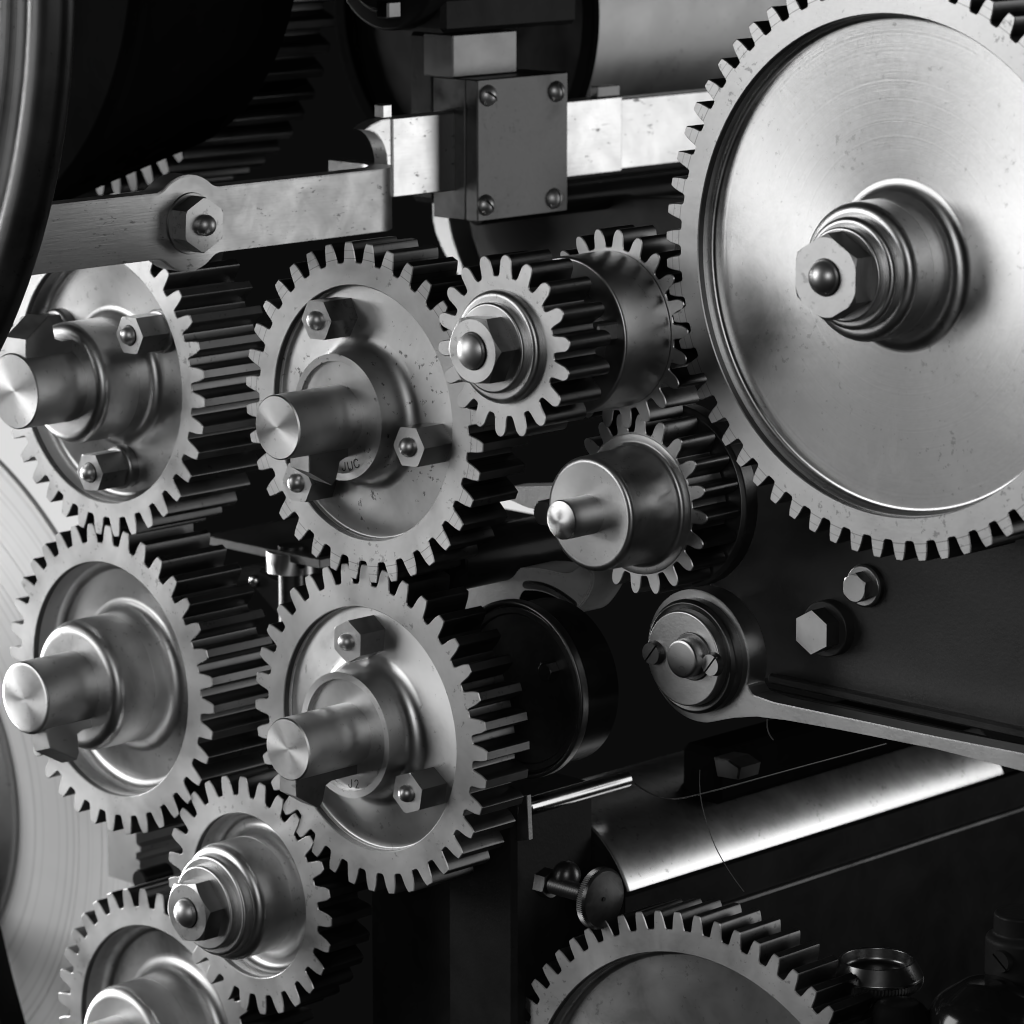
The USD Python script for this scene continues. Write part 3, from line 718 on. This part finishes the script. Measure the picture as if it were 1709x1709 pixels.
part(g, "bolt_collar", moved(lathe([(0, 0.160), (0.0165, 0.160), (0.0165, 0.1525, 0.001), (0, 0.1525)], 64), (c[0], 0, c[2])), "frame_paint", smooth=40)

g = thing("connecting_rod", "grey connecting rod with a round capped eye, right of the black disc", "connecting rod", (0, 0, 0))
ex, ez = 0.1625, 0.9335
eye = sg.Point(ex - 0.001, ez - 0.0010).buffer(0.0392, 64)
pts = [(1236, 1090), (1243, 1140), (1256, 1160), (1290, 1172), (1400, 1195), (1560, 1229), (1709, 1258), (1900, 1298), (1900, 1335), (1709, 1288), (1560, 1250), (1400, 1218), (1310, 1202), (1262, 1196), (1225, 1198), (1180, 1206), (1140, 1100)]
rod = sg.Polygon([(at(x, y, 0.115)[0], at(x, y, 0.115)[2]) for x, y in pts]).buffer(0)
part(g, "rod", moved(toy(slab(eye.union(rod).buffer(0.003).buffer(-0.003).simplify(0.00008), 0.016, 0.0006)), (0, 0.131, 0)), "satin_steel", smooth=14)
part(g, "eye_ring", moved(lathe([(0.0265, 0.112), (0.0270, 0.1075, 0.001), (0.0320, 0.1060, 0.001), (0.0338, 0.1085, 0.0015), (0.0338, 0.1152)], 120), (ex, 0, ez)), "dark_steel", smooth=40)
part(g, "end_cap", moved(lathe([(0.0, 0.1010), (0.0280, 0.1010, 0.0012), (0.0285, 0.1105), (0, 0.1105)], 120), (ex, 0, ez)), "satin_steel", smooth=40)
c = at(1137, 1100, 0.091)
part(g, "pin", moved(lathe([(0, 0.0900), (0.0095, 0.0903), (0.0109, 0.0910), (0.0114, 0.0922), (0.0114, 0.102), (0, 0.102)], 72), (c[0], 0, c[2])), "shaft_steel", smooth=40)
part(g, "pin_seat", moved(lathe([(0.0112, 0.0995), (0.0142, 0.0995, 0.0008), (0.0142, 0.1012)], 72), (c[0], 0, c[2])), "dull_steel", smooth=40)
for px, py, R in ((1086, 1091, 0.0072), (1185, 1110, 0.0070)):
    c = at(px, py, 0.097)
    cap = m3.Manifold.cylinder(0.0042, R, R * 0.88, 48) - m3.Manifold.cube((0.03, 0.0011, 0.003), True).rotate((0, 0, 52)).translate((0, 0, 0.0042))
    p = part(g, "screw", moved(toy(cap), (c[0], 0.1009, c[2])), "nut_steel" if px > 1100 else "dull_steel", smooth=30)
    sub(p, "slot", moved(toy(m3.Manifold.cube((2 * R - 0.003, 0.00105, 0.0003), True).rotate((0, 0, 52)).translate((0, 0, 0.0029))), (c[0], 0.1009, c[2])), "groove_black", smooth=False)

# ================================================================= rollers and the lower right
g = thing("roller", "bright steel roller slanting away at the lower right", "roller", (0.0350, 0, 0.7460))
part(g, "barrel", lathe([(0.0742, 0.1205), (0.0750, 0.122), (0.0750, 0.4950, 0.002), (0.03, 0.497)], 200), "roller_steel", smooth=40)
part(g, "end_plate", lathe([(0.010, 0.120), (0.0746, 0.120, 0.0006), (0.0746, 0.1215)], 160), "dark_steel", smooth=40)
part(g, "journal", lathe([(0, 0.06), (0.014, 0.06), (0.014, 0.14)], 64), "dark_steel", smooth=40)
zg_ = onx(1300, 1316, 0.092)[2]
g = thing("guard_plate", "black plate added in place of shade just above the bright roller", "plate")
part(g, "plate", box(0.060, 0.092, 0.215, 0.95, zg_, zg_ + 0.035, 0.004), "dull_black", smooth=30)  # added black plate hides the roller top, where only shade falls
g = thing("ink_tray", "long black tray edge along the lower side of the bright roller", "tray")
zt_ = onx(1109, 1476, 0.119)[2]
part(g, "side", box(0.113, 0.119, 0.10, 0.95, 0.55, zt_, 0.0006), "black_enamel", smooth=20)
zl_ = onx(1470, 1428, 0.122)[2]
part(g, "ledge", box(0.1192, 0.1222, 0.10, 0.95, zl_ - 0.0012, zl_ + 0.0012, 0.0003), "dark_steel", smooth=20)
g = thing("chrome_rod", "thin polished rod with a bright streak beside the lower middle gear", "rod")
c = at(950, 1327, 0.10)
cyl_y(c[0], c[2], 0.0055, 0.062, 0.150, "rod_steel", g, "rod")
g = thing("slot_plate", "narrow pale upright strip beside the end of the thin polished rod", "strip")
part(g, "strip", px_slab([(868, 1330), (879, 1328), (882, 1402), (862, 1404), (862, 1370)], 0.044, 0.004, 0.0005), "dull_steel", smooth=20)

g = thing("pillar", "black iron pillar below the lower middle gear", "pillar")
a, b = at(745, 1560, 0.05), at(858, 1560, 0.05)
part(g, "post", box(a[0], b[0], 0.05, 0.12, 0.45, 0.84, 0.003), "black_iron", smooth=30)
a2 = at(612, 1560, 0.06)
part(g, "rib", box(a2[0], a[0] - 0.001, 0.062, 0.11, 0.45, 0.84, 0.003), "black_enamel", smooth=30)

# thumb screw
c = at(1009, 1501, 0.060)
g = thing("thumb_screw", "knurled thumb screw with a turned face and threaded shank", "thumb screw", tuple(c))
kn = []
na = 90
for i in range(na * 2):
    kn.append(((0.0186 if i % 2 else 0.0179) * math.cos(i * PI / na), (0.0186 if i % 2 else 0.0179) * math.sin(i * PI / na)))
head = slab(kn, 0.0065, 0.0) ^ m3.Manifold.revolve(m3.CrossSection([np.array([(0, 0), (0.0172, 0), (0.0187, 0.0014), (0.0187, 0.0042), (0.0170, 0.0062), (0.0165, 0.0065), (0.0, 0.0056)])]), 96)
part(g, "knurled_head", moved(tox(head), (-0.0065, 0, 0)), "dark_knob" if "dark_knob" in MAT else "dark_steel", smooth=25)
part(g, "centre_dot", moved(tox(m3.Manifold.cylinder(0.0006, 0.0013, 0.0013, 24)), (-0.0008, 0, 0)), "groove_black", smooth=30)
th = [(0, -0.048)]
for i in range(22): th += [(0.0046, -0.048 + i * 0.0018), (0.0054, -0.048 + i * 0.0018 + 0.0009)]
th += [(0.0046, -0.006), (0, -0.006)]
part(g, "threaded_shank", lathe(th, 40, "x"), "dark_steel", smooth=30)
part(g, "lock_nut", moved(tox(hexprism(0.0155, 0.0085, 0.3)), (-0.050, 0, 0)), "dull_steel", smooth=20)
part(g, "ball_seat", moved(trimesh.creation.icosphere(3, 0.0085), (-0.036, 0.006, 0.006)), "dark_steel", smooth=60)
g = thing("spring_post", "short dark round post at the foot of the pale strip", "post")
c = at(870, 1425, 0.07)
cyl_y(c[0], c[2], 0.0125, 0.058, 0.095, "dark_steel", g, "post", 0.002)

# oil cup and the fittings in the corner
c = at(1464, 1600, 0.12)
g = thing("oil_cup", "knurled dark metal oil cup with an open top", "oil cup", tuple(c))
part(g, "bowl", lathe([(0.0, -0.008), (0.0190, -0.008, 0.003), (0.0200, 0.0, 0.0008), (0.0212, 0.0004, 0.0008), (0.0262, -0.0085, 0.0015), (0.0262, -0.0100)], 120, "z"), "dark_chrome" if "dark_chrome" in MAT else "dark_steel", smooth=50)
kn = np.array([((0.0266 if i % 2 else 0.0258) * math.cos(i * PI / 80), (0.0266 if i % 2 else 0.0258) * math.sin(i * PI / 80)) for i in range(160)])
kb = m3.Manifold.extrude(m3.CrossSection([kn]), 0.010) ^ m3.Manifold.revolve(m3.CrossSection([np.array([(0, 0), (0.0195, 0), (0.0255, 0.005), (0.0268, 0.008), (0.0268, 0.0098), (0, 0.0098)])]), 96)
part(g, "knurled_band", moved(kb, (0, 0, -0.0200)), "dark_steel", smooth=20)
part(g, "stem", lathe([(0.0, -0.019), (0.0075, -0.019), (0.0062, -0.030, 0.006), (0.0095, -0.043, 0.006), (0.016, -0.050), (0.016, -0.07)], 60, "z"), "chrome", smooth=60)
g = thing("pipe_dome", "glossy black dome in the bottom right corner", "dome")
c = at(1645, 1735, 0.13)
part(g, "dome", moved(lathe([(0, 0.0355), (0.012, 0.0345, 0.01), (0.030, 0.022, 0.02), (0.0375, -0.002, 0.01), (0.0375, -0.03)], 120, "z"), c), "black_gloss" if "black_gloss" in MAT else "black_enamel", smooth=60)
g = thing("pipe_fitting", "dark pipe fitting with a slotted screw at the right edge near the bottom", "fitting")
c = at(1702, 1590, 0.16)
part(g, "cap", moved(lathe([(0, 0.024), (0.0150, 0.024, 0.002), (0.0150, 0.012, 0.002), (0.0195, 0.010, 0.004), (0.0195, -0.012, 0.004), (0.0120, -0.020), (0.0120, -0.05)], 72, "z"), c), "black_iron", smooth=40)
cap = m3.Manifold.cylinder(0.003, 0.007, 0.006, 40) - m3.Manifold.cube((0.03, 0.0012, 0.003), True).rotate((0, 0, -38)).translate((0, 0, 0.003))
part(g, "screw", moved(toy(cap), (c[0] + 0.002, c[1] - 0.0185, c[2])), "black_iron", smooth=30)
g = thing("elbow_end", "dim rounded black pipe end below the oil cup", "pipe end")
c = at(1500, 1725, 0.10)
part(g, "elbow", moved(lathe([(0, 0.020), (0.012, 0.0185, 0.006), (0.0225, 0.006, 0.008), (0.0225, -0.03)], 72, "z"), c), "black_enamel", smooth=60)

g = thing("lug", "small dim grey lug in the dark below the connecting rod", "lug")
part(g, "lug", px_slab([(1190, 1264), (1215, 1268), (1235, 1282), (1231, 1302), (1196, 1296)], 0.17, 0.02, 0.001), "dull_steel", smooth=20)

def wire(name, label, pts, Y0, Y1, r):
    n = len(pts)
    p = np.array([at(x, y, Y0 + (Y1 - Y0) * i / (n - 1)) for i, (x, y) in enumerate(pts)])
    from scipy.interpolate import CubicSpline
    t = np.arange(n); tt = np.linspace(0, n - 1, n * 8)
    q = CubicSpline(t, p)(tt)
    d = np.gradient(q, axis=0); d /= np.linalg.norm(d, axis=1, keepdims=True)
    a = np.cross(d, [0.3, 0.2, 0.93]); a /= np.linalg.norm(a, axis=1, keepdims=True); b = np.cross(d, a)
    an = np.arange(6) * PI / 3
    v = q[:, None] + r * (np.cos(an)[None, :, None] * a[:, None] + np.sin(an)[None, :, None] * b[:, None])
    i, j = np.meshgrid(np.arange(len(q) - 1), np.arange(6), indexing="ij")
    f = np.stack([i * 6 + j, i * 6 + (j + 1) % 6, (i + 1) * 6 + (j + 1) % 6, (i + 1) * 6 + j], -1).reshape(-1, 4)
    f = np.vstack([f[:, [0, 1, 2]], f[:, [0, 2, 3]]])
    g = thing(name, label, "wire")
    part(g, "strand", trimesh.Trimesh(v.reshape(-1, 3), f, process=False), "wire_dark", smooth=True)

wire("wire", "thin wire sagging across the dark above the roller", [(1060, 1308), (1085, 1324), (1115, 1333), (1170, 1325), (1300, 1290), (1400, 1263), (1480, 1241)], 0.11, 0.10, 0.0005)
wire("wire", "fine loose thread hanging across the bright roller", [(1168, 1285), (1170, 1335), (1180, 1375), (1195, 1415), (1218, 1455), (1242, 1488)], 0.10, 0.10, 0.0003)
wire("wire", "short bent wire end hanging under the connecting rod", [(1281, 1200), (1281, 1216), (1285, 1227), (1291, 1235)], 0.118, 0.118, 0.0004)
